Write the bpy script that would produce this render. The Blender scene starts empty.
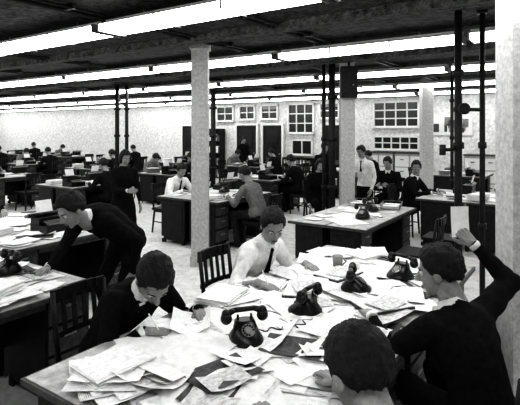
import bpy, bmesh, math, random
import numpy as np
from mathutils import Vector, Matrix, noise
random.seed(7)
sc=bpy.context.scene
COL=bpy.data.collections.new('newsroom')   # linked to the scene at the end
TMP=sc.collection
TH=math.radians(-34.4)
E1=Vector((math.cos(TH),math.sin(TH),0)); E2=Vector((-math.sin(TH),math.cos(TH),0)); ZZ=Vector((0,0,1))
def R(s,t,z=0.0): return E1*s+E2*t+ZZ*z
CEIL=3.03

# ------------------------------------------------------------ materials
def mat(name,v,rough=.7,noise_amt=0,scale=30,v2=None,bump=0,emit=0,metal=0,coord='Object',spec=.3,bd=.01):
    m=bpy.data.materials.new(name); m.use_nodes=True
    nt=m.node_tree; b=nt.nodes['Principled BSDF']
    c=(v,v,v*.99,1)
    b.inputs['Base Color'].default_value=c; b.inputs['Roughness'].default_value=rough
    b.inputs['Metallic'].default_value=metal
    b.inputs['Specular IOR Level'].default_value=spec
    if v2 is not None or bump:
        tc=nt.nodes.new('ShaderNodeTexCoord'); n=nt.nodes.new('ShaderNodeTexNoise')
        n.inputs['Scale'].default_value=scale; n.inputs['Detail'].default_value=6; n.inputs['Roughness'].default_value=.8
        nt.links.new(tc.outputs[coord],n.inputs['Vector'])
        if v2 is not None:
            r=nt.nodes.new('ShaderNodeValToRGB'); r.color_ramp.elements[0].position=.38; r.color_ramp.elements[1].position=.62
            r.color_ramp.elements[0].color=(v2,v2,v2,1); r.color_ramp.elements[1].color=c
            nt.links.new(n.outputs['Fac'],r.inputs[0]); nt.links.new(r.outputs[0],b.inputs['Base Color'])
        if bump:
            bp=nt.nodes.new('ShaderNodeBump'); bp.inputs['Strength'].default_value=bump; bp.inputs['Distance'].default_value=bd
            nt.links.new(n.outputs['Fac'],bp.inputs['Height']); nt.links.new(bp.outputs[0],b.inputs['Normal'])
    if emit:
        b.inputs['Emission Color'].default_value=(1,1,1,1); b.inputs['Emission Strength'].default_value=emit
        oi=nt.nodes.new('ShaderNodeObjectInfo'); mr=nt.nodes.new('ShaderNodeMapRange')
        mr.inputs['To Min'].default_value=emit*.5; mr.inputs['To Max'].default_value=emit*1.35
        nt.links.new(oi.outputs['Random'],mr.inputs['Value']); nt.links.new(mr.outputs[0],b.inputs['Emission Strength'])
    return m
M={}
M['wall']=mat('wall_paint',.80,.9,v2=.5,scale=12,bump=.2)
M['floor']=mat('floor_lino',.82,.45,v2=.56,scale=9)
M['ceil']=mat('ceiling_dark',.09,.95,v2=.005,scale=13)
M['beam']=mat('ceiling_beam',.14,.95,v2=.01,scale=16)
M['col']=mat('column_paint',.56,.8,v2=.36,scale=26)
M['dark']=mat('dark_wood',.018,.55,v2=.006,scale=12)
M['dark2']=mat('wood_edge',.09,.5,v2=.04,scale=20)
M['top']=mat('desk_top',.60,.55,v2=.34,scale=11)
M['black']=mat('black_bakelite',.006,.3,spec=.4)
M['pipe']=mat('black_pipe',.010,.6,v2=.025,scale=25)
M['metal']=mat('grey_metal',.30,.4,metal=.6)
M['fix']=mat('fixture_enamel',.7,.4)
M['tube']=mat('fluorescent_diffuser',.9,.5,emit=6.5)
M['glass']=mat('window_glass',.015,.2,spec=.4)
M['frame']=mat('window_frame',.7,.6)
M['cabinet']=mat('painted_cabinet',.45,.6,v2=.3,scale=12)
M['skin']=mat('skin',.32,.6,v2=.22,scale=25)
M['skin_d']=mat('lips',.09,.5)
M['eye']=mat('eye_white',.6,.2); M['iris']=mat('iris',.01,.2)
M['hair']=mat('hair_dark',.008,.6,v2=.022,scale=70,bump=.8)
M['suit']=mat('suit_black',.008,.95,v2=.016,scale=30,bump=.3,spec=.1)
M['suit2']=mat('suit_grey',.045,.95,v2=.02,scale=25,bump=.3,spec=.1)
M['grey']=mat('cloth_grey',.22,.9,v2=.12,scale=20,bump=.3)
M['shirt']=mat('shirt_white',.88,.85,v2=.62,scale=14,bump=.5)
M['shoe']=mat('shoe_leather',.01,.3)
M['book']=mat('book_cloth',.05,.7)
M['card']=mat('card_grey',.25,.8)
def paper_mat(name,base,ink,amount,wsc=14):
    m=bpy.data.materials.new(name); m.use_nodes=True; nt=m.node_tree; b=nt.nodes['Principled BSDF']
    b.inputs['Roughness'].default_value=.8
    uv=nt.nodes.new('ShaderNodeTexCoord')
    w=nt.nodes.new('ShaderNodeTexWave'); w.bands_direction='Y'; w.inputs['Scale'].default_value=wsc; w.inputs['Distortion'].default_value=.5
    nt.links.new(uv.outputs['UV'],w.inputs['Vector'])
    n=nt.nodes.new('ShaderNodeTexNoise'); n.inputs['Scale'].default_value=8; n.inputs['Detail'].default_value=4; nt.links.new(uv.outputs['UV'],n.inputs['Vector'])
    mu=nt.nodes.new('ShaderNodeMath'); mu.operation='MULTIPLY'; nt.links.new(w.outputs['Fac'],mu.inputs[0]); nt.links.new(n.outputs['Fac'],mu.inputs[1])
    r=nt.nodes.new('ShaderNodeValToRGB'); r.color_ramp.elements[0].position=amount; r.color_ramp.elements[1].position=amount+.08
    r.color_ramp.elements[0].color=(base,base,base,1); r.color_ramp.elements[1].color=(ink,ink,ink,1)
    nt.links.new(mu.outputs[0],r.inputs[0]); nt.links.new(r.outputs[0],b.inputs['Base Color']); return m
M['paper']=paper_mat('paper_typed',.84,.4,.46,16)
M['paper2']=paper_mat('newsprint',.66,.10,.42,12)
M['carbon']=mat('carbon_paper',.03,.6,v2=.10,scale=20)
M['blank']=mat('paper_blank',.86,.8,v2=.72,scale=16)

# ------------------------------------------------------------ mesh helpers
class MB:
    def __init__(s): s.bm=bmesh.new(); s.mats=[]; s.uv=s.bm.loops.layers.uv.new('UVMap')
    def mi(s,k):
        if k not in s.mats: s.mats.append(k)
        return s.mats.index(k)
    def box(s,c,d,k,rot=None,taper=1):
        hx,hy,hz=d[0]/2,d[1]/2,d[2]/2; vs=[]
        for z in (-1,1):
            f=taper if z<0 else 1
            for x,y in((-1,-1),(1,-1),(1,1),(-1,1)):
                p=Vector((x*hx*f,y*hy*f,z*hz))
                if rot: p=rot@p
                vs.append(s.bm.verts.new(p+Vector(c)))
        for q in((3,2,1,0),(4,5,6,7),(0,1,5,4),(1,2,6,5),(2,3,7,6),(3,0,4,7)):
            f=s.bm.faces.new([vs[i] for i in q]); f.material_index=s.mi(k)
    def cyl(s,a,b,r0,r1,k,n=12,caps=True):
        a=Vector(a);b=Vector(b);d=(b-a)
        if d.length<1e-6: return
        q=d.to_track_quat('Z','Y'); r=[]
        for p,rr in((a,r0),(b,r1)):
            r.append([s.bm.verts.new(p+q@Vector((rr*math.cos(2*math.pi*i/n),rr*math.sin(2*math.pi*i/n),0))) for i in range(n)])
        for i in range(n):
            f=s.bm.faces.new((r[0][i],r[0][(i+1)%n],r[1][(i+1)%n],r[1][i])); f.material_index=s.mi(k); f.smooth=True
        if caps:
            for ring,rev in((r[0],True),(r[1],False)):
                f=s.bm.faces.new(ring[::-1] if rev else ring); f.material_index=s.mi(k)
    def sph(s,c,r,k,n=12,rot=None):
        if not hasattr(r,'__len__'): r=(r,r,r)
        res=bmesh.ops.create_uvsphere(s.bm,u_segments=n,v_segments=max(6,n*2//3),radius=1)
        for v in res['verts']:
            p=Vector((v.co.x*r[0],v.co.y*r[1],v.co.z*r[2]))
            if rot: p=rot@p
            v.co=p+Vector(c)
        fs=set(f for v in res['verts'] for f in v.link_faces)
        for f in fs: f.material_index=s.mi(k); f.smooth=True
    def cone(s,a,b,r0,r1,k='skin',n=14):
        s.cyl(a,b,r0,r1,k,n); s.sph(a,r0,k,n); s.sph(b,r1,k,n)
    def loft(s,rings,k,cap=True,n=20):
        rs=[]
        for c,ax,ay,a,b in rings:
            rs.append([s.bm.verts.new(Vector(c)+ax*(a*math.copysign(abs(math.cos(t))**.85,math.cos(t)))+ay*(b*math.copysign(abs(math.sin(t))**.85,math.sin(t)))) for t in [2*math.pi*i/n for i in range(n)]])
        for u in range(len(rs)-1):
            for i in range(n):
                f=s.bm.faces.new((rs[u][i],rs[u][(i+1)%n],rs[u+1][(i+1)%n],rs[u+1][i])); f.material_index=s.mi(k); f.smooth=True
        if cap:
            for ring,rev in((rs[0],True),(rs[-1],False)):
                f=s.bm.faces.new(ring[::-1] if rev else ring); f.material_index=s.mi(k)
    def sheet(s,c,w,h,ang,k,curl=0,tilt=None):
        n=4; g=[]
        ca,sa=math.cos(ang),math.sin(ang); ph=random.random()*6
        for j in range(n+1):
            row=[]
            for i in range(n+1):
                x=(i/n-.5)*w;y=(j/n-.5)*h
                z=curl*((i/n-.5)**2*4*abs(math.cos(ph))+(j/n-.5)**2*4*abs(math.sin(ph)))
                p=Vector((x,y,z))
                if tilt: p=tilt@p
                row.append(s.bm.verts.new(Vector((p.x*ca-p.y*sa,p.x*sa+p.y*ca,p.z))+Vector(c)))
            g.append(row)
        for j in range(n):
            for i in range(n):
                f=s.bm.faces.new((g[j][i],g[j][i+1],g[j+1][i+1],g[j+1][i])); f.material_index=s.mi(k); f.smooth=True
                for l,(a,b) in zip(f.loops,((i,j),(i+1,j),(i+1,j+1),(i,j+1))): l[s.uv].uv=(a/n,b/n)
    def mesh(s,name,bevel=0):
        if bevel:
            es=[e for e in s.bm.edges if e.calc_face_angle(0)>1.2 and e.calc_length()>bevel*3]
            bmesh.ops.bevel(s.bm,geom=es,offset=bevel,segments=1,affect='EDGES',clamp_overlap=True)
        me=bpy.data.meshes.new(name); s.bm.to_mesh(me); s.bm.free()
        for k in s.mats: me.materials.append(M[k])
        return me
def obj(name,me,loc=(0,0,0),rz=0,parent=None):
    o=bpy.data.objects.new(name,me); COL.objects.link(o); o.location=loc; o.rotation_euler=(0,0,rz)
    if parent: o.parent=parent
    return o
def remesh(me,vox,smooth=3):
    o=bpy.data.objects.new('tmp',me); TMP.objects.link(o)
    m=o.modifiers.new('r','REMESH'); m.mode='VOXEL'; m.voxel_size=vox; m.use_smooth_shade=True
    if smooth:
        q=o.modifiers.new('s','SMOOTH'); q.factor=.5; q.iterations=smooth
    dg=bpy.context.evaluated_depsgraph_get(); dg.update()
    r=bpy.data.meshes.new_from_object(o.evaluated_get(dg))
    bpy.data.objects.remove(o); bpy.data.meshes.remove(me)
    for p in r.polygons: p.use_smooth=True
    return r
def merge_into(mb,me,k):
    mi=mb.mi(k)
    vs=[mb.bm.verts.new(v.co) for v in me.vertices]
    for p in me.polygons:
        f=mb.bm.faces.new([vs[i] for i in p.vertices]); f.material_index=mi; f.smooth=True

# ------------------------------------------------------------ head / hand templates
def sstep(a,b,x):
    t=max(0,min(1,(x-a)/(b-a))); return t*t*(3-2*t)
def make_head(kind):
    a=MB()
    a.sph((0,-.012,.03),(.074,.094,.088),'skin',24)
    a.sph((0,.028,-.025),(.060,.060,.085),'skin',24)
    a.sph((0,.03,-.072),(.047,.050,.040),'skin',16)
    a.sph((0,.066,-.098),(.020,.017,.017),'skin',12)
    a.cone((0,.084,.012),(0,.108,-.026),.008,.0125)
    a.sph((.011,.096,-.031),.0085,'skin',8); a.sph((-.011,.096,-.031),.0085,'skin',8)
    a.cone((-.036,.070,.026),(-.008,.082,.022),.010,.010); a.cone((.036,.070,.026),(.008,.082,.022),.010,.010)
    for x in(-1,1):
        a.sph((x*.035,.058,-.030),.022,'skin',12)
        a.sph((x*.077,-.006,-.008),(.010,.020,.032),'skin',12,Matrix.Rotation(x*-.3,3,'Z'))
    a.cone((0,-.018,-.06),(0,-.045,-.165),.053,.056)
    a.cone((-.017,.083,-.060),(.017,.083,-.060),.0085,.0085)
    me=remesh(a.mesh('h'),.0052,2)
    h=MB(); merge_into(h,me,'skin')
    h.cone((-.018,.0905,-.061),(.018,.0905,-.061),.0042,.0042,'skin_d',8)
    h.cone((-.013,.0905,-.068),(.013,.0905,-.068),.0042,.0042,'skin_d',8)
    for x in(-1,1):
        h.sph((x*.031,.0735,.004),.0125,'eye',12)
        h.sph((x*.031,.0825,.003),.0058,'iris',8)
        h.cone((x*.046,.073,.021),(x*.030,.083,.026),.0032,.0038,'hair',6); h.cone((x*.030,.083,.026),(x*.014,.088,.022),.0038,.003,'hair',6)
    # hair shell: combed locks with a parting
    res=bmesh.ops.create_uvsphere(h.bm,u_segments=64,v_segments=48,radius=1)
    hk=h.mi('hair'); long_=(kind=='f')
    for v in res['verts']:
        d=v.co.normalized()
        r=Vector((d.x*.085,d.y*.106,d.z*.104))
        lon=math.atan2(abs(d.x),d.y)
        line=.50 - .75*sstep(.55,1.25,lon) - .42*sstep(1.45,2.0,lon)
        line+=noise.noise(Vector((d.x*7,d.y*7,2)))*.10
        if long_: line-= .55*sstep(.95,1.4,lon)
        k=sstep(line-.08,line+.05,d.z)
        if long_ and d.z<0 and lon>1.1: r=Vector((d.x*.098,d.y*.108,d.z*.155))
        f=.74+.26*k
        lock=abs(noise.noise(Vector((d.x*11+d.z*3,d.y*3.5,d.z*3))))*.11+noise.noise(d*3.4)*.07+noise.noise(d*16)*.02
        part=-.05*math.exp(-((d.x-.35)/.05)**2)*sstep(.3,.7,d.z)*sstep(-.3,.2,d.y)
        front=.05*sstep(.35,.6,d.z)*sstep(.1,.6,d.y)
        if kind=='b': lock*=.7
        v.co=Vector((0,-.014,.026))+r*(f+(lock+part+front)*k)
    for f in set(f for v in res['verts'] for f in v.link_faces): f.material_index=hk; f.smooth=True
    return h.mesh('head_'+kind)
def make_hand(curl,side):
    a=MB(); 
    xs=(-.029,-.0095,.0095,.027); ln=(.072,.082,.075,.058); ky=(.086,.090,.086,.078)
    for i in range(4):
        a.cone((xs[i]*.55,.0,0),(xs[i],ky[i],.002),.0155,.0115)
        p=Vector((xs[i],ky[i],.002)); L=ln[i]; spread=xs[i]*1.6
        for j,(fr,r0,r1) in enumerate(((.45,.0098,.0088),(.31,.0088,.0080),(.24,.0080,.0068))):
            ang_=-(curl[0]+(curl[1] if j>0 else 0)+(curl[2] if j>1 else 0))*(1+.08*i)
            d=Vector((math.sin(spread),math.cos(ang_),math.sin(ang_))).normalized()
            q=p+d*L*fr; a.cone(p,q,r0,r1); p=q
    a.sph((0,.05,-.003),(.036,.045,.015),'skin',14)
    a.cone((-.018,.018,-.006),(-.044,.050,-.014),.015,.0125); a.cone((-.044,.050,-.014),(-.052,.078,-.022),.0115,.0098); a.cone((-.052,.078,-.022),(-.048,.100,-.028),.0098,.0078)
    a.cone((0,-.03,0),(0,.01,0),.024,.022)
    me=remesh(a.mesh('hd'),.0034,1)
    if side=='l':
        for v in me.vertices: v.co.x*=-1
        me.flip_normals()
    me.materials.clear(); me.materials.append(M['skin']); me.name='hand_'+side
    return me
HEAD={k:make_head(k) for k in 'mfb'}
HAND={(c,s):make_hand(v,s) for c,v in (('rest',(.16,.30,.22)),('grip',(.75,.95,.6))) for s in 'lr'}

# ------------------------------------------------------------ people
def ik(a,t,l1,l2,pole):
    d=t-a; D=min(d.length,(l1+l2)*.995); D=max(D,abs(l1-l2)+.02); n=d.normalized(); t=a+n*D
    x=(l1*l1-l2*l2+D*D)/(2*D); h=math.sqrt(max(0,l1*l1-x*x))
    pp=pole-n*pole.dot(n); pp.normalize()
    return a+n*x+pp*h,t
def person(name,pel,face,lean=15,hands=None,feet=None,look=None,top='suit',bottom='suit',hair='m',sc_=1.0,vox=.03,
           table=(True,True),curl='rest',skirt=False,rolled=False,side=0,collar=True,pencil=False,poles=None,palmn=None,seated=True,hs=1.0):
    k=sc_; P=Vector(pel); F=Vector((face[0],face[1],0)).normalized(); L=Vector((-F.y,F.x,0))
    root=bpy.data.objects.new(name,None); COL.objects.link(root); root.location=(P.x,P.y,0); root.empty_display_size=.2
    base=Vector((P.x,P.y,0)); A=math.radians(lean)
    P=Vector((0,0,P.z))
    def fr(h):
        q=max(0,min(1,h/.5)); a=A*(.55+.8*q); sl=side*q
        U=(ZZ*math.cos(a)+F*math.sin(a)); Fw=F*math.cos(a)-ZZ*math.sin(a)
        U=(U+L*sl).normalized(); Lx=(Fw.cross(U))*-1
        return U,Fw,-Lx if Lx.dot(L)<0 else Lx
    def sp(h):
        if h<=0: return P+fr(0)[0]*h*k
        p=P.copy(); n=14
        for i in range(n): p+=fr(h*(i+.5)/n)[0]*(h/n)*k
        return p
    fem=(hair=='f'); a=MB(); tags=[]
    def seg(p,q,r0,r1,tag):
        a.cone(p,q,r0*k,r1*k,'skin',12); tags.append((Vector(p),Vector(q),r0*k,r1*k,tag))
    prof=[(-.10,.120,.095),(-.03,.165,.118),(.03,.168,.122),(.12,.150,.108),(.22,.150,.110),(.33,.170,.122),(.41,.180,.118),(.465,.165,.095),(.50,.10,.075),(.53,.060,.060),(.56,.052,.055)]
    if fem: prof=[(h,w*(.84 if .08<h<.25 else .92),d*(.9 if .08<h<.25 else .98)+(.012 if h==.33 else 0)) for h,w,d in prof]
    bulk=1.08 if top in('suit','suit2') else 1.02
    rings=[]
    for h,w,d in prof:
        U,Fw,Lx=fr(h); b=bulk if h<.49 else 1
        rings.append((sp(h),Lx,Fw,w*k*b,d*k*b))
        tg='bottom' if h<.0 else ('skin' if h>.515 else 'top')
        tags.append((sp(h)-Lx*w*k*.45,sp(h)+Lx*w*k*.45,d*k*b,d*k*b,tg))
    a.loft(rings,'skin')
    sw=.178 if not fem else .155
    N=sp(.53); UN,FN,LN=fr(.53)
    lk=Vector(look).normalized() if look else (F*.9-ZZ*.35).normalized()
    hx=lk.cross(ZZ).normalized(); hz=hx.cross(lk).normalized()
    HC=N+UN*.06*k+hz*.10*k+lk*.015
    seg(sp(.50),HC-hz*.05*k,.054,.050,'skin')
    U4,F4,L4=fr(.44); C4=sp(.445)
    wr=[]; g=.010 if top in('suit','suit2') else .006
    for i,sg in enumerate((1,-1)):
        S=C4+L4*sg*sw*k+F4*.01
        if hands and hands[i] is not None: T=Vector(hands[i])-base
        else: T=S+Vector((0,0,-.50*k))+F*.10+L*sg*.06
        pole=(-F*.5-ZZ*.8+L*sg*.55)
        if poles and poles[i] is not None: pole=Vector(poles[i])
        E,T=ik(S,T,.285*k,.255*k,pole)
        seg(C4+L4*sg*.07*k+U4*.01*k,S,.062,.060+g,'top')
        seg(S,S.lerp(E,.5),.060+g,.050+g,'top'); seg(S.lerp(E,.5),E,.050+g,.043+g,'top')
        m=E.lerp(T,.3)
        seg(E,m,.043+g,.042+g*.8,'top'); seg(m,T,(.040+g*.8) if not rolled else .036,.027+(g*.7 if not rolled else 0),'skin' if rolled else 'top')
        wr.append((E,T))
    for i,sg in enumerate((1,-1)):
        H=P+L*sg*.088*k
        if feet and feet[i] is not None: An=Vector(feet[i])-base
        elif seated: An=F*(.40 if i else .34)+L*sg*.11; An.z=.095
        else: An=L*sg*.10+F*(.06 if i else -.05); An.z=.095
        K,An=ik(H,An,.43*k,.43*k,F*1.0+ZZ*.4+L*sg*.12)
        if not(skirt):
            seg(H,K,.086,.062,'bottom'); seg(K,K.lerp(An,.4),.060,.058,'bottom'); seg(K.lerp(An,.4),An,.058,.050,'bottom')
        else:
            seg(H,K,.080,.055,'bottom'); seg(K,K.lerp(An,.35),.048,.050,'skin'); seg(K.lerp(An,.35),An,.050,.033,'skin')
        hl=Vector((An.x,An.y,.045))-F*.03; to=hl+F*.185; to.z=.034
        seg(hl,to,.042,.034,'shoe'); seg(An,hl,.040,.042,'shoe')
    if skirt and not seated:
        a.loft([(P+ZZ*.12,L,F,.15*k,.11*k),(P-ZZ*.05,L,F,.19*k,.15*k),(P-ZZ*.5*k,L,F,.23*k,.20*k)],'skin')
        tags.append((P+ZZ*.05,P-ZZ*.5*k,.14,.2,'bottom'))
    me=remesh(a.mesh('b'),vox,3 if vox<.02 else 2)
    mk={'top':top,'bottom':bottom,'skin':'skin','shoe':'shoe'}; order=['top','bottom','skin','shoe']
    me.materials.clear()
    for t in order: me.materials.append(M[mk[t]])
    n=len(me.vertices); co=np.empty(n*3); me.vertices.foreach_get('co',co); co=co.reshape(-1,3)
    best=np.full(n,1e9); bi=np.zeros(n,int)
    for p,q,r0,r1,tg in tags:
        p=np.array(p);q=np.array(q);d=q-p;l2=max((d@d),1e-9); t=np.clip((co-p)@d/l2,0,1)
        ds=np.linalg.norm(co-(p+t[:,None]*d),axis=1)-(r0+(r1-r0)*t)
        w=ds<best; best[w]=ds[w]; bi[w]=order.index(tg)
    for v in me.vertices:
        if bi[v.index]<2:
            c=v.co; dd=noise.noise(c*7)*.012+abs(noise.noise(Vector((c.x*14,c.y*14,c.z*8))))*.016-.003
            v.co=c+v.normal*dd
    for p in me.polygons:
        vs=[bi[v] for v in p.vertices]; p.material_index=int(max(set(vs),key=vs.count))
    obj('body',me,parent=root)
    h=obj('head',HEAD[hair],parent=root)
    mm=Matrix((hx,lk,hz)).transposed().to_4x4(); h.matrix_basis=Matrix.Translation(HC)@mm@Matrix.Scale(k*hs,4)
    for i,(E,T) in enumerate(wr):
        fd=(T-E).normalized()
        if table[i]:
            y=Vector((fd.x,fd.y,0)).normalized()-ZZ*.10; y.normalize(); up=ZZ
        else:
            y=fd; up=L*(1 if i==0 else -1)
            if palmn and palmn[i] is not None: up=Vector(palmn[i])
        x=y.cross(up).normalized(); z=x.cross(y)
        hm=obj('hand_left' if i==0 else 'hand_right',HAND[(curl if isinstance(curl,str) else curl[i],'l' if i==0 else 'r')],parent=root)
        hm.matrix_basis=Matrix.Translation(T+y*.012)@Matrix((x,y,z)).transposed().to_4x4()@Matrix.Scale(k,4)
        if not rolled:
            c=MB(); c.cyl(T-fd*.015,T+fd*.012,.033*k,.031*k,'shirt',14); obj('cuff',c.mesh('cuff'),parent=root)
        if pencil and i==1:
            c=MB(); pt=T+y*.105-z*.03; c.cyl(pt,pt+(-y*.7+ZZ*1.1).normalized()*.15,.0035,.0035,'blank',6); obj('pencil',c.mesh('pencil'),parent=root)
    if collar:
        c=MB(); U,Fw,Lx=fr(.53)
        c.loft([(sp(.505),Lx,Fw,.076*k,.074*k),(sp(.535),Lx,Fw,.064*k,.066*k),(sp(.552),Lx,Fw,.060*k,.062*k)],'shirt',cap=False)
        q=sp(.50)+Fw*.074*k
        c.box(q+Lx*.028-U*.012,(.035,.012,.045),'shirt',Matrix((Lx,Fw,U)).transposed()@Matrix.Rotation(.5,3,'Y'))
        c.box(q-Lx*.028-U*.012,(.035,.012,.045),'shirt',Matrix((Lx,Fw,U)).transposed()@Matrix.Rotation(-.5,3,'Y'))
        t0=sp(.50)+Fw*.085*k; t1=sp(.30)+fr(.30)[1]*.138*k
        c.cyl(t0,t1,.012,.022,'suit',6); c.sph(t0,.016,'suit',8)
        if top in('suit','suit2'):
            b0=sp(.46)+fr(.46)[1]*.098*k; b1=sp(.30)+fr(.30)[1]*.130*k
            vs=[c.bm.verts.new(p) for p in (b0-Lx*.05,b0+Lx*.05,b1)]; c.bm.faces.new(vs).material_index=c.mi('shirt')
        obj('collar',c.mesh('collar'),parent=root)
    return root

# ------------------------------------------------------------ furniture
def chair_mesh():
    a=MB()
    a.box((0,0,.43),(.43,.42,.035),'dark'); a.box((0,0,.395),(.37,.36,.04),'dark')
    for x in(-1,1):
        for y in(-1,1):
            if x>0: a.cyl((x*.18,y*.17,.42),(x*.20,y*.19,0),.020,.015,'dark',8)
    for y in(-1,1):
        a.cyl((-.18,y*.17,.42),(-.22,y*.19,0),.020,.016,'dark',8)
        a.cyl((-.19,y*.18,.42),(-.25,y*.185,.86),.018,.015,'dark',8)
        a.cyl((.19,y*.18,.20),(-.20,y*.18,.20),.011,.011,'dark',6)
    a.cyl((0,-.18,.20),(0,.18,.20),.011,.011,'dark',6)
    for i in range(6):
        y0=-.19+.38*i/6; y1=-.19+.38*(i+1)/6; ym=(y0+y1)/2
        off=-.035*(1-(ym/.19)**2)
        for z,hh in((.83,.085),(.60,.035)):
            a.box((-.245+off+(.83-z)*.13,ym,z),(.020,.068,hh),'dark')
    for y in(-.11,-.037,.037,.11): a.box((-.245,y,.71),(.012,.028,.20),'dark',Matrix.Rotation(-.13,3,'Y'))
    return a.mesh('office_chair')
CH=chair_mesh()
def chair(s_or,face):
    return obj('wooden_office_chair',CH,(s_or[0],s_or[1],0),math.atan2(face[1],face[0]))
def desk_mesh(w,l,topk='top'):
    a=MB()
    a.box((0,0,.738),(w,l,.028),'dark2'); a.box((0,0,.7535),(w-.03,l-.03,.005),topk)
    pw=.34
    for y in(-1,1):
        cy=y*(l/2-.03-pw/2)
        a.box((0.02,cy,.415),(w-.14,pw,.62),'dark'); a.box((0.02,cy,.075),(w-.2,pw-.04,.06),'dark')
        for j in range(3):
            z=.62-.2*j; a.box((-w/2+.085,cy,z),(.02,pw-.04,.175),'dark2'); a.box((-w/2+.068,cy,z+.02),(.018,.10,.014),'metal')
        for x in(-1,1): a.box((x*(w/2-.11),cy-.13,.03),(.05,.05,.06),'dark'); a.box((x*(w/2-.11),cy+.13,.03),(.05,.05,.06),'dark')
        a.box((.02,cy+y*(pw/2+.003),.42),(w-.24,.008,.48),'dark')
    a.box((w/2-.07,0,.50),(.02,l-.1,.44),'dark'); a.box((-w/2+.09,0,.69),(.02,l-2*pw-.06,.07),'dark2')
    return a.mesh('desk',.004)
DK=desk_mesh(.66,1.5); DK2=desk_mesh(.62,1.35)
def desk(s,t,flip=False,me=None):
    p=R(s,t); return obj('office_desk',me or DK,p,TH+(math.pi if flip else 0))
def papers(name,s0,s1,t0,t1,n,z=.757,big=.4,seed=1,curl=.012,carb=.06,step=.0005):
    random.seed(seed); a=MB(); 
    for i in range(n):
        w,h=(.21,.30) if random.random()>big else (.36,.48)
        if random.random()<.35: w,h=.14,.20
        m=.12 if w<.2 else (.17 if w<.3 else .28)
        s=random.uniform(s0+m,s1-m); t=random.uniform(t0+m,t1-m)
        ang=random.choice((0,math.pi/2))+random.gauss(0,.5)
        k='carbon' if (random.random()<carb and w<.3) else random.choice(('paper','blank','paper','paper2','blank','paper'))
        a.sheet((s,t,z+i*step),w,h,ang,k,curl*random.random()*(2.2 if random.random()<.15 else 1) if random.random()<.5 else 0)
    return obj(name,a.mesh(name),(0,0,0),TH)
def paper_stack(s,t,n=14,z=.757,k='blank'):
    a=MB(); zz=0
    for i in range(n):
        h=random.uniform(.003,.008); a.box((random.gauss(0,.006),random.gauss(0,.006),zz+h/2),(.22,.30,h*.8),k,Matrix.Rotation(random.gauss(0,.06),3,'Z')); zz+=h
    a.sheet((0,0,zz+.002),.21,.29,0,'paper')
    return obj('paper_stack',a.mesh('paper_stack'),R(s,t,z),TH+random.uniform(-.5,.5))
def phone_mesh():
    a=MB()
    a.loft([(Vector((0,0,0)),Vector((1,0,0)),Vector((0,1,0)),.085,.10),(Vector((0,0,.02)),Vector((1,0,0)),Vector((0,1,0)),.085,.10),(Vector((0,.01,.06)),Vector((1,0,0)),Vector((0,1,0)),.062,.06),(Vector((0,.03,.10)),Vector((1,0,0)),Vector((0,1,0)),.05,.032)],'black')
    d=Vector((0,-.62,.78)).normalized(); c=Vector((0,-.035,.060))
    a.cyl(c,c+d*.012,.038,.036,'black',20); a.cyl(c+d*.012,c+d*.014,.034,.034,'metal',20); a.cyl(c+d*.014,c+d*.018,.016,.016,'card',14)
    for i in range(10):
        q=i*2*math.pi/12; x=Vector((1,0,0)); y=d.cross(x)
        p=c+d*.014+x*.026*math.cos(q)+y*.026*math.sin(q); a.cyl(p,p+d*.002,.0055,.0055,'black',8)
    for x in(-1,1):
        a.cyl((x*.035,.03,.09),(x*.035,.03,.125),.008,.006,'black',8); a.cone((x*.095,.03,.112),(x*.095,.03,.135),.030,.024,'black',12)
        a.cone((x*.095,.03,.135),(x*.05,.03,.150),.018,.013,'black',10)
    a.cone((-.05,.03,.150),(.05,.03,.150),.013,.013,'black',10)
    p=[Vector((.06,.06,.01))]
    for i in range(14): p.append(Vector((.07+.012*i,.08+.02*math.sin(i),.008)))
    for i in range(len(p)-1): a.cyl(p[i],p[i+1],.004,.004,'black',6)
    return a.mesh('telephone')
PH=phone_mesh()
def phone(s,t,rz,z=.765):
    return obj('rotary_telephone',PH,R(s,t,z),rz)
def typewriter_mesh():
    a=MB()
    a.box((0,-.02,.04),(.30,.30,.08),'black'); a.box((0,.06,.11),(.28,.16,.08),'black'); a.box((0,.0,.10),(.24,.08,.04),'black',Matrix.Rotation(.5,3,'X'))
    a.cyl((-.20,.10,.17),(.20,.10,.17),.022,.022,'black',14); a.box((0,.13,.16),(.36,.03,.03),'metal')
    for x in(-1,1): a.cyl((x*.20,.10,.17),(x*.225,.10,.17),.018,.018,'metal',12)
    a.cyl((-.20,.09,.18),(-.25,.02,.20),.005,.005,'metal',6)
    for j in range(4):
        for i in range(10):
            a.cyl((-.115+i*.024+j*.005,-.15+j*.03,.085+j*.009),(-.115+i*.024+j*.005,-.15+j*.03,.095+j*.009),.008,.008,'card',8)
    a.sheet((0,.12,.24),.19,.16,0,'blank',tilt=Matrix.Rotation(1.3,3,'X'))
    return a.mesh('typewriter',0)
TW=typewriter_mesh()
def typewriter(s,t,rz): return obj('typewriter',TW,R(s,t,.765),rz)
def basket_mesh():
    a=MB()
    for z,f in((0,.9),(.035,.95),(.07,1.0)):
        w,l=.13*f,.18*f
        c=[(-w,-l,z),(w,-l,z),(w,l,z),(-w,l,z)]
        for i in range(4): a.cyl(c[i],c[(i+1)%4],.003,.003,'metal',6)
    for i in range(9):
        y=-.17+.34*i/8; a.cyl((-.12,y,0),(.12,y,0),.002,.002,'metal',5)
        for x in(-1,1): a.cyl((x*.12,y,0),(x*.13,y*1.05,.07),.002,.002,'metal',5)
    for i in range(5): a.box((0,0,.008+.008*i),(.20,.29,.004),'blank',Matrix.Rotation(random.gauss(0,.06),3,'Z'))
    return a.mesh('wire_letter_tray')
BK=basket_mesh()

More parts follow.
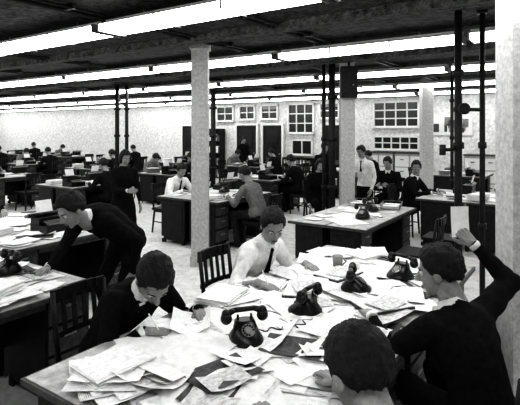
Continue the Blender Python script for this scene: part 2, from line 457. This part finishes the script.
# ------------------------------------------------------------ room shell
S0,S1,T0,T1=-29,1.6,-1.6,14.6
def rbox(name,s0,s1,t0,t1,z0,z1,k,bev=0):
    a=MB(); a.box((0,0,0),(s1-s0,t1-t0,z1-z0),k); return obj(name,a.mesh(name,bev),R((s0+s1)/2,(t0+t1)/2,(z0+z1)/2),TH)
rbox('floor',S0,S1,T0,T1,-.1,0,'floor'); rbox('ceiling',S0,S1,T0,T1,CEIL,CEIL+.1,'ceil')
rbox('wall_back',S0-.1,S1+.1,T1,T1+.12,-.1,CEIL+.1,'wall'); rbox('wall_front',S0-.1,S1+.1,T0-.12,T0,-.1,CEIL+.1,'wall')
rbox('wall_left',S0-.12,S0,T0,T1,-.1,CEIL+.1,'wall'); rbox('wall_right',S1,S1+.12,T0,T1,-.1,CEIL+.1,'wall')
rbox('baseboard_back',S0,S1,T1-.025,T1,0,.14,'dark2')
rbox('trim_1',S0,S1,T1-.03,T1,2.86,2.92,'dark2')
wn=[0]
def window(s0,s1,z0,z1,nx,nz,blind=0):
    wn[0]+=1; a=MB(); w=s1-s0; h=z1-z0
    a.box((0,.03,0),(w,.02,h),'glass')
    for x in(-1,1): a.box((x*w/2,0,0),(.06,.08,h+.06),'frame')
    for z in(-1,1): a.box((0,0,z*h/2),(w+.06,.08,.06),'frame')
    a.box((0,-.04,-h/2-.03),(w+.12,.10,.03),'frame')
    for i in range(1,nx): a.box((-w/2+w*i/nx,.0,0),(.035,.05,h),'frame')
    for i in range(1,nz): a.box((0,.0,-h/2+h*i/nz),(w,.05,.035),'frame')
    if blind: a.box((0,.015,h/2-h*blind/2),(w-.08,.01,h*blind),'card')
    obj('window_%d'%wn[0],a.mesh('window'),R((s0+s1)/2,T1-.045,(z0+z1)/2),TH)
window(-12.0,-11.2,2.2,2.75,2,2); window(-10.9,-10.2,2.25,2.75,2,2); window(-9.9,-9.2,2.25,2.75,2,2,.3)
window(-8.75,-7.75,1.75,2.75,3,3); window(-7.5,-6.8,2.25,2.75,2,2,.25)
window(-5.6,-4.2,1.95,2.72,4,3); window(-5.6,-4.2,1.25,1.65,5,2); window(-8.6,-7.8,1.0,1.5,2,1)
def door(i,s0,s1):
    a=MB(); w=s1-s0
    a.box((0,0,1.0),(w,.05,2.0),'dark'); 
    for x in(-1,1): a.box((x*(w/2+.04),-.01,1.02),(.08,.09,2.04),'frame')
    a.box((0,-.01,2.06),(w+.16,.09,.08),'frame'); a.box((0,-.03,1.5),(w*.6,.02,.7),'glass'); a.box((0,-.03,.55),(w*.65,.02,.6),'dark2'); a.cyl((w*.4,-.02,1.0),(w*.4,-.08,1.0),.02,.025,'metal',10)
    obj('door_%d'%i,a.mesh('door'),R((s0+s1)/2,T1-.06,0),TH)
door(1,-11.0,-10.1); door(2,-9.8,-9.0); door(3,-7.3,-6.5); door(4,-13.8,-12.9)
a=MB(); a.box((0,0,0),(1.2,.03,.6),'frame'); 
for i in range(10): a.box((random.uniform(-.45,.45),-.02,random.uniform(-.16,.16)),(.18,.006,.24),random.choice(('card','blank','dark2')))
obj('notice_board',a.mesh('notice_board'),R(-3.3,T1-.03,2.0),TH)
def bookcase(s,t,w=1.1,h=1.5,face=0,k='dark'):
    a=MB(); random.seed(int(s*10))
    for x in(-1,1): a.box((x*w/2,0,h/2),(.03,.3,h),k)
    a.box((0,.14,h/2),(w,.02,h),k)
    for i in range(5): a.box((0,0,.03+i*(h-.05)/4),(w,.3,.025),k)
    for i in range(4):
        x=-w/2+.04; hm=(h-.05)/4-.05
        while x<w/2-.08:
            d=random.uniform(.025,.06); hh=random.uniform(.7,.95)*min(hm,.3); a.box((x+d/2,-.02,.045+i*(h-.05)/4+hh/2),(d*.9,.2,hh),random.choice(('book','card','dark2','blank','grey'))); x+=d
    obj('bookcase',a.mesh('bookcase'),R(s,t),TH+face)
bookcase(-8.2,T1-.22,1.2,.9); bookcase(-12.05,T1-.22,.9,1.9)
def cabinet(s,w=.9,h=1.15):
    a=MB(); a.box((0,0,h/2+.03),(w,.42,h-.06),'cabinet'); a.box((0,0,.03),(w-.06,.36,.06),'dark'); a.box((0,-.01,h+.01),(w+.04,.46,.03),'dark2')
    for x in(-1,1):
        for j in range(3):
            a.box((x*w/4,-.215,h*(.2+.3*j)),(w/2-.05,.015,h*.27),'frame'); a.box((x*w/4,-.23,h*(.2+.3*j)+.05),(.10,.02,.02),'dark')
    obj('filing_cabinet',a.mesh('filing_cabinet'),R(s,T1-.24),TH)
cabinet(-5.3); cabinet(-4.35); cabinet(-2.4); cabinet(-1.45)

def column(x,y,w,k='col'):
    a=MB(); a.box((0,0,CEIL/2),(w,w,CEIL),k); a.box((0,0,.07),(w+.03,w+.03,.14),k); a.box((0,0,CEIL-.04),(w+.04,w+.04,.08),k)
    return obj('column',a.mesh('column',.012),(x,y,0),0)
column(-.82,6.6,.22); column(1.43,7.9,.22); column(3.85,11.1,.24); column(1.635,3.0,.22)
def pipe(name,x,y,r,z0=0,z1=CEIL,clamps=(.9,1.7,2.4)):
    a=MB(); a.cyl((0,0,z0),(0,0,z1),r,r,'pipe',12)
    for z in clamps: 
        if z0<z<z1: a.cyl((0,0,z-.03),(0,0,z+.03),r*1.5,r*1.5,'pipe',12)
    a.cyl((0,0,z1-.03),(0,0,z1),r*2,r*2,'pipe',12); a.cyl((0,0,z0),(0,0,z0+.03),r*2,r*2,'pipe',12)
    return obj(name,a.mesh(name),(x,y,0))
pipe('standpipe',1.92,4.65,.036); pipe('standpipe',2.20,4.75,.026); pipe('standpipe',1.20,8.0,.055); pipe('standpipe',1.07,8.05,.03)
pipe('standpipe',-3.72,12.5,.055); pipe('standpipe',-3.47,12.5,.045); pipe('standpipe',-1.17,12.0,.06); pipe('standpipe',3.6,9.0,.03)
a=MB(); a.cyl((1.92,4.65,2.05),(2.20,4.75,2.05),.018,.018,'pipe',8); a.sph((1.92,4.65,2.05),.045,'pipe'); a.cyl((1.92,4.65,2.05),(1.92,4.52,2.05),.02,.02,'pipe',8); a.cyl((1.92,4.50,2.05),(1.92,4.52,2.05),.055,.055,'pipe',14); a.cyl((1.92,4.65,1.66),(1.75,4.60,1.66),.016,.016,'pipe',8); a.cyl((1.75,4.60,1.61),(1.75,4.60,1.71),.03,.03,'pipe',10)
obj('pipe_valve',a.mesh('pipe_valve'))
a=MB(); a.box((0,0,0),(.26,.12,.50),'pipe'); a.box((0,-.065,0),(.20,.01,.42),'pipe'); a.cyl((0,0,.2),(0,0,.40),.02,.02,'pipe',8); a.cyl((.06,-.07,-.05),(.06,-.09,-.05),.012,.012,'metal',8)
obj('electrical_box',a.mesh('electrical_box',.006),(1.43,7.72,2.62))
for i,s in enumerate((-2.9,-4.1,-7.2,-9.3,-11.5,-14,-16.5,-21)):
    a=MB(); a.cyl(R(s,T0,2.985),R(s,T1,2.985),.022,.022,'pipe',8); a.cyl(R(s+.12,T0,2.99),R(s+.12,T1,2.99),.014,.014,'pipe',8); 
    for j in range(12):
        a.box(R(s+.06,.3+j*1.2,3.0),(.22,.04,.05),'pipe',Matrix.Rotation(TH,3,'Z'))
    obj('ceiling_conduit',a.mesh('ceiling_conduit'))
for i,t in enumerate((1.9,4.5,7.1,10.0,12.6)):
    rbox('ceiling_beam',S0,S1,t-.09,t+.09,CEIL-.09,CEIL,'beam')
# ------------------------------------------------------------ light fixtures
def fixture_mesh(L=2.35):
    a=MB(); h=L/2
    a.box((0,0,.03),(L,.16,.06),'fix')
    prof=[(-.17,.0),(-.11,-.065),(.11,-.065),(.17,.0)]
    v=[[a.bm.verts.new((x,y,z)) for y,z in prof] for x in(-h,h)]
    for i in range(3):
        f=a.bm.faces.new((v[0][i],v[0][i+1],v[1][i+1],v[1][i])); f.material_index=a.mi('tube')
    a.bm.faces.new((v[0][0],v[0][3],v[1][3],v[1][0])).material_index=a.mi('fix')
    for x in(0,1): a.bm.faces.new(v[x]).material_index=a.mi('fix')
    for x in(-h,-h/3,h/3,h): a.box((x,0,-.025),(.02,.35,.085),'metal')
    for x in(-.7,.7): a.cyl((x,0,.06),(x,0,.13),.012,.012,'metal',8)
    bmesh.ops.recalc_face_normals(a.bm,faces=a.bm.faces[:])
    return a.mesh('fluorescent_fixture')
FX=fixture_mesh()
for t,off in((.3,0),(3.2,.6),(5.75,.1),(8.5,.9),(11.3,.3),(13.7,.5)):
    s=S1-1.4-off
    while s>S0+1.3:
        obj('fluorescent_ceiling_light',FX,R(s,t,2.90),TH); s-=2.45

# ------------------------------------------------------------ foreground desk cluster
for t in(1.9,3.4):
    desk(-1.74,t); desk(-1.08,t,True)
papers('desk_papers',-2.07,-.75,1.15,4.15,300,seed=3,big=.14,curl=.02,carb=.06,step=.00014)
random.seed(12)
for s,t in((-1.9,2.36),(-1.0,3.85),(-1.55,3.85),(-1.75,1.4),(-1.0,2.3)): paper_stack(s,t,random.randint(3,6),z=.79)
phone(-1.42,1.95,TH+.9,.79); phone(-1.36,2.45,TH-1.6,.79); phone(-1.27,2.98,TH+1.9,.79); phone(-1.12,3.42,TH-.3,.79)
a=MB(); a.cyl((0,0,0),(0,0,.09),.035,.04,'card',16); a.cone((.04,0,.07),(.065,0,.045),.005,.005,'card',6); a.cone((.065,0,.045),(.038,0,.02),.005,.005,'card',6); obj('mug',a.mesh('mug'),R(-1.6,3.4,.79))
def folder(s,t,r,z=.797):
    a=MB(); a.box((0,0,.006),(.22,.31,.012),'book'); a.box((0,0,.015),(.21,.30,.006),'blank'); a.sheet((.02,.01,.021),.16,.22,.3,'paper2',.01); return obj('document_folder',a.mesh('document_folder',.002),R(s,t,z),TH+r)
folder(-1.55,2.75,.4); folder(-1.02,2.78,-.6); folder(-1.5,3.2,-.2)
# left desk
desk(-3.23,1.45,True); desk(-3.89,1.45)
papers('desk_papers',-4.2,-2.9,.7,2.2,60,seed=5,carb=.15,step=.0004); paper_stack(-3.2,1.6,8,.785); phone(-3.6,1.9,TH,.785); folder(-3.7,1.5,.3,.785)
# L2
desk(-4.63,3.0,True); desk(-5.29,3.0); desk(-5.95,3.0)
papers('desk_papers',-6.2,-4.3,2.25,3.75,50,seed=6,carb=.2,step=.0004); typewriter(-4.8,3.0,TH+math.pi/2); phone(-5.3,3.4,TH,.785); paper_stack(-5.0,2.5,12,.78)
# M1
desk(-4.93,6.35,True); desk(-5.59,6.35)
papers('desk_papers',-5.9,-4.6,5.6,7.1,24,seed=8,carb=.2); typewriter(-5.5,6.9,TH-math.pi/2); phone(-5.2,6.5,TH,.78); paper_stack(-4.9,5.8,10,.775)
# R1
R1=desk_mesh(.5,1.85); desk(-2.75,5.9,False,R1); desk(-2.25,5.9,True,R1)
papers('desk_papers',-3.0,-2.0,5.0,6.8,14,seed=9,big=.5); phone(-2.4,6.15,TH+1,.78); phone(-2.3,5.6,TH,.775); obj('wire_letter_tray',BK,R(-2.7,6.5,.775),TH)
obj('wire_letter_tray',BK,R(-2.25,6.5,.775),TH+.2)
# R2
desk(-1.97,8.5); desk(-1.31,8.5,True); papers('desk_papers',-2.3,-1.0,7.8,9.2,20,seed=10,carb=.15); typewriter(-1.75,8.8,TH-math.pi/2); paper_stack(-1.4,8.0,16,.775)
chair(R(-1.62,5.6),-E1); chair(R(-1.6,6.6),-E1)

# ------------------------------------------------------------ people
def seated(name,s,t,face,**k):
    p=R(s,t,.535); f=Vector((face[0],face[1],0)).normalized(); chair(p-f*.04,f)
    return person(name,p,face,**k)
seated('man_in_white_shirt',-2.28,3.08,E1,lean=27,hands=(R(-1.80,3.27,.815),R(-1.84,2.68,.815)),look=Vector((.20,-.80,-.52)),top='shirt',bottom='suit2',vox=.013,rolled=True,pencil=True,hs=1.08)
seated('man_writing',-2.40,1.88,E1,lean=38,hands=(R(-1.87,2.09,.81),R(-1.90,1.71,.81)),look=(E1*.5-ZZ*.8-E2*.25),top='suit',bottom='suit',vox=.013,pencil=True,hs=1.15)
nf=Vector((-.62,.78,0)); np_=Vector((.46,1.18,.52))
chair(np_-nf*.04-ZZ*.52,nf)
person('man_from_behind',np_,nf,lean=23,hands=(R(-.98,1.45,.815),R(-.93,1.85,.815)),look=(-.45,.82,-.42),vox=.013,hs=1.06)
fd=Vector((-.50,.86,0)); rp=Vector((1.05,2.24,.49))
chair(rp-fd.normalized()*.04-ZZ*.49,fd)
person('man_holding_note',rp,fd,lean=21,hands=(Vector((.62,2.66,.82)),Vector((1.19,2.66,1.21))),look=(-.82,.5,-.22),vox=.013,table=(True,False),curl=('rest','grip'),poles=(None,Vector((1,-.1,-.5))),palmn=(None,Vector((.2,-1,.1))),feet=(Vector((.80,2.6,.095)),Vector((1.07,2.65,.095))),hs=1.08)
a=MB(); a.sheet((0,0,0),.105,.17,0,'blank',.01,tilt=Matrix.Rotation(math.pi/2-.1,3,'X')); obj('paper_note',a.mesh('paper_note'),(1.12,2.70,1.335),.1)
bd=-E2
person('man_bending_over_desk',Vector((-1.18,4.30,.87)),bd,lean=61,hands=(Vector((-1.04,3.95,.70)),R(-3.42,2.12,.80)),look=(bd*.6-ZZ*.40-E1*.05),top='suit',bottom='suit',vox=.015,table=(False,True),seated=False,hs=1.12)
person('standing_woman',Vector((-2.0,7.0,.84)),(.6,-.8,0),lean=5,hair='f',sc_=.90,top='suit',bottom='suit',skirt=True,seated=False,vox=.02,table=(False,False),hands=(None,Vector((-1.85,6.7,1.0))),collar=False)
seated('man_at_desk',-6.25,6.25,E1,lean=26,hands=(R(-5.75,6.45,.81),R(-5.75,6.05,.81)),top='shirt',bottom='suit2',vox=.022,look=(E1*.7-E2*.4-ZZ*.5))
seated('man_at_desk',-4.22,6.15,-E1,lean=24,hands=(R(-4.7,5.95,.81),R(-4.7,6.35,.81)),top='grey',bottom='suit2',vox=.022,look=(-E1-ZZ*.4),collar=False)
person('standing_man',Vector((1.93,8.8,.86)),(-.6,-.7,0),lean=12,sc_=.90,top='shirt',bottom='suit',seated=False,vox=.024,table=(False,False),hands=(None,Vector((1.68,8.5,1.05))))
seated('man_at_desk',-3.3,9.5,-E2,lean=14,top='suit',vox=.026,table=(False,False),hands=(R(-3.2,9.15,.75),R(-3.45,9.15,.75)))
seated('man_at_desk',-2.66,8.5,E1,lean=16,top='suit',vox=.026,hands=(R(-2.15,8.6,.81),R(-2.15,8.2,.81)),look=(E1*.3-E2-ZZ*.2))
person('standing_man',Vector((1.35,10.2,.86)),(.2,-.9,0),lean=4,sc_=.92,top='suit',seated=False,vox=.028,table=(False,False),collar=False)
seated('woman_at_desk',-4.3,8.2,(.2,-1,0),lean=16,hair='f',top='suit',vox=.026,table=(False,False),hands=None,collar=False)
seated('man_at_desk',-6.66,3.0,E1,lean=24,top='suit2',vox=.024,hands=(R(-6.15,3.2,.81),R(-6.15,2.8,.81)),look=(E1-ZZ*.4))

def linked(root,name,pos,rz):
    r=bpy.data.objects.new(name,None); COL.objects.link(r); r.location=(pos.x,pos.y,0); r.rotation_euler=(0,0,rz)
    for c in root.children:
        o=bpy.data.objects.new(c.name.split('.')[0],c.data); COL.objects.link(o); o.parent=r; o.matrix_basis=c.matrix_basis.copy()
    return r
tA=person('man_at_desk',R(-8.0,9.0,.535),E1*-1,lean=22,top='suit',vox=.03,hands=(R(-8.45,8.8,.81),R(-8.45,9.2,.81)),collar=False)
chair(R(-7.96,9.0),-E1)
tB=person('man_at_desk',R(-9.9,9.0,.535),E1,lean=28,top='grey',bottom='suit2',vox=.03,hands=(R(-9.4,9.2,.81),R(-9.4,8.8,.81)),look=(E1*.6-ZZ*.7),collar=False)
chair(R(-9.94,9.0),E1)
random.seed(21)
clusters=[(-8.9,9.0),(-8.6,6.1),(-11.6,6.1),(-12.0,9.0),(-15.2,9.0),(-18.3,9.0),(-6.2,9.3),(-8.6,12.2),(-11.6,12.2),(-14.8,12.2),(-18,12.2),(-21.5,12.2),(-5.6,12.4),(-2.6,12.7)]
occ={1:'A',2:'B',3:'A',4:'AB',5:'A',6:'A',7:'AB',8:'A',9:'A',10:'B',11:'A',12:'A'}
for i,(s,t) in enumerate(clusters):
    desk(s+.31,t,True,DK2); desk(s-.31,t,False,DK2)
    papers('desk_papers',s-.6,s+.6,t-.65,t+.65,14,seed=30+i,carb=.25)
    typewriter(s+.33,t-.45,TH+math.pi/2); typewriter(s-.33,t+.45,TH-math.pi/2)
    random.seed(50+i); paper_stack(s-.3,t-.42,random.randint(10,22),.77,random.choice(('blank','card')))
    if i>0:
        if 'A' in occ.get(i,''): linked(tA,'man_at_desk',R(s+.93,t,0),0)
        if 'B' in occ.get(i,''): linked(tB,'man_at_desk',R(s-.98,t,0),0)
        chair(R(s+.97,t),-E1); chair(R(s-1.02,t),E1)
tC=person('standing_man',R(-10.0,13.5,.87),(.5,-.8,0),lean=6,sc_=.93,top='suit',seated=False,vox=.03,table=(False,False),collar=False)
w=bpy.data.worlds.new('w'); sc.world=w; w.use_nodes=True; w.node_tree.nodes['Background'].inputs[0].default_value=(.5,.5,.5,1); w.node_tree.nodes['Background'].inputs[1].default_value=.2
sc.collection.children.link(COL)
# camera
cd=bpy.data.cameras.new('camera'); cam=bpy.data.objects.new('camera',cd); COL.objects.link(cam); sc.camera=cam
cam.location=(0,0,1.85); cam.rotation_euler=(math.pi/2,0,0); cd.sensor_width=36; cd.lens=480/520*36; cd.shift_y=-72.5/520; cd.clip_start=.02
sc.view_settings.view_transform='Standard'
try: sc.view_settings.look='High Contrast'
except Exception as e: print(e)
sc.view_settings.exposure=0.45
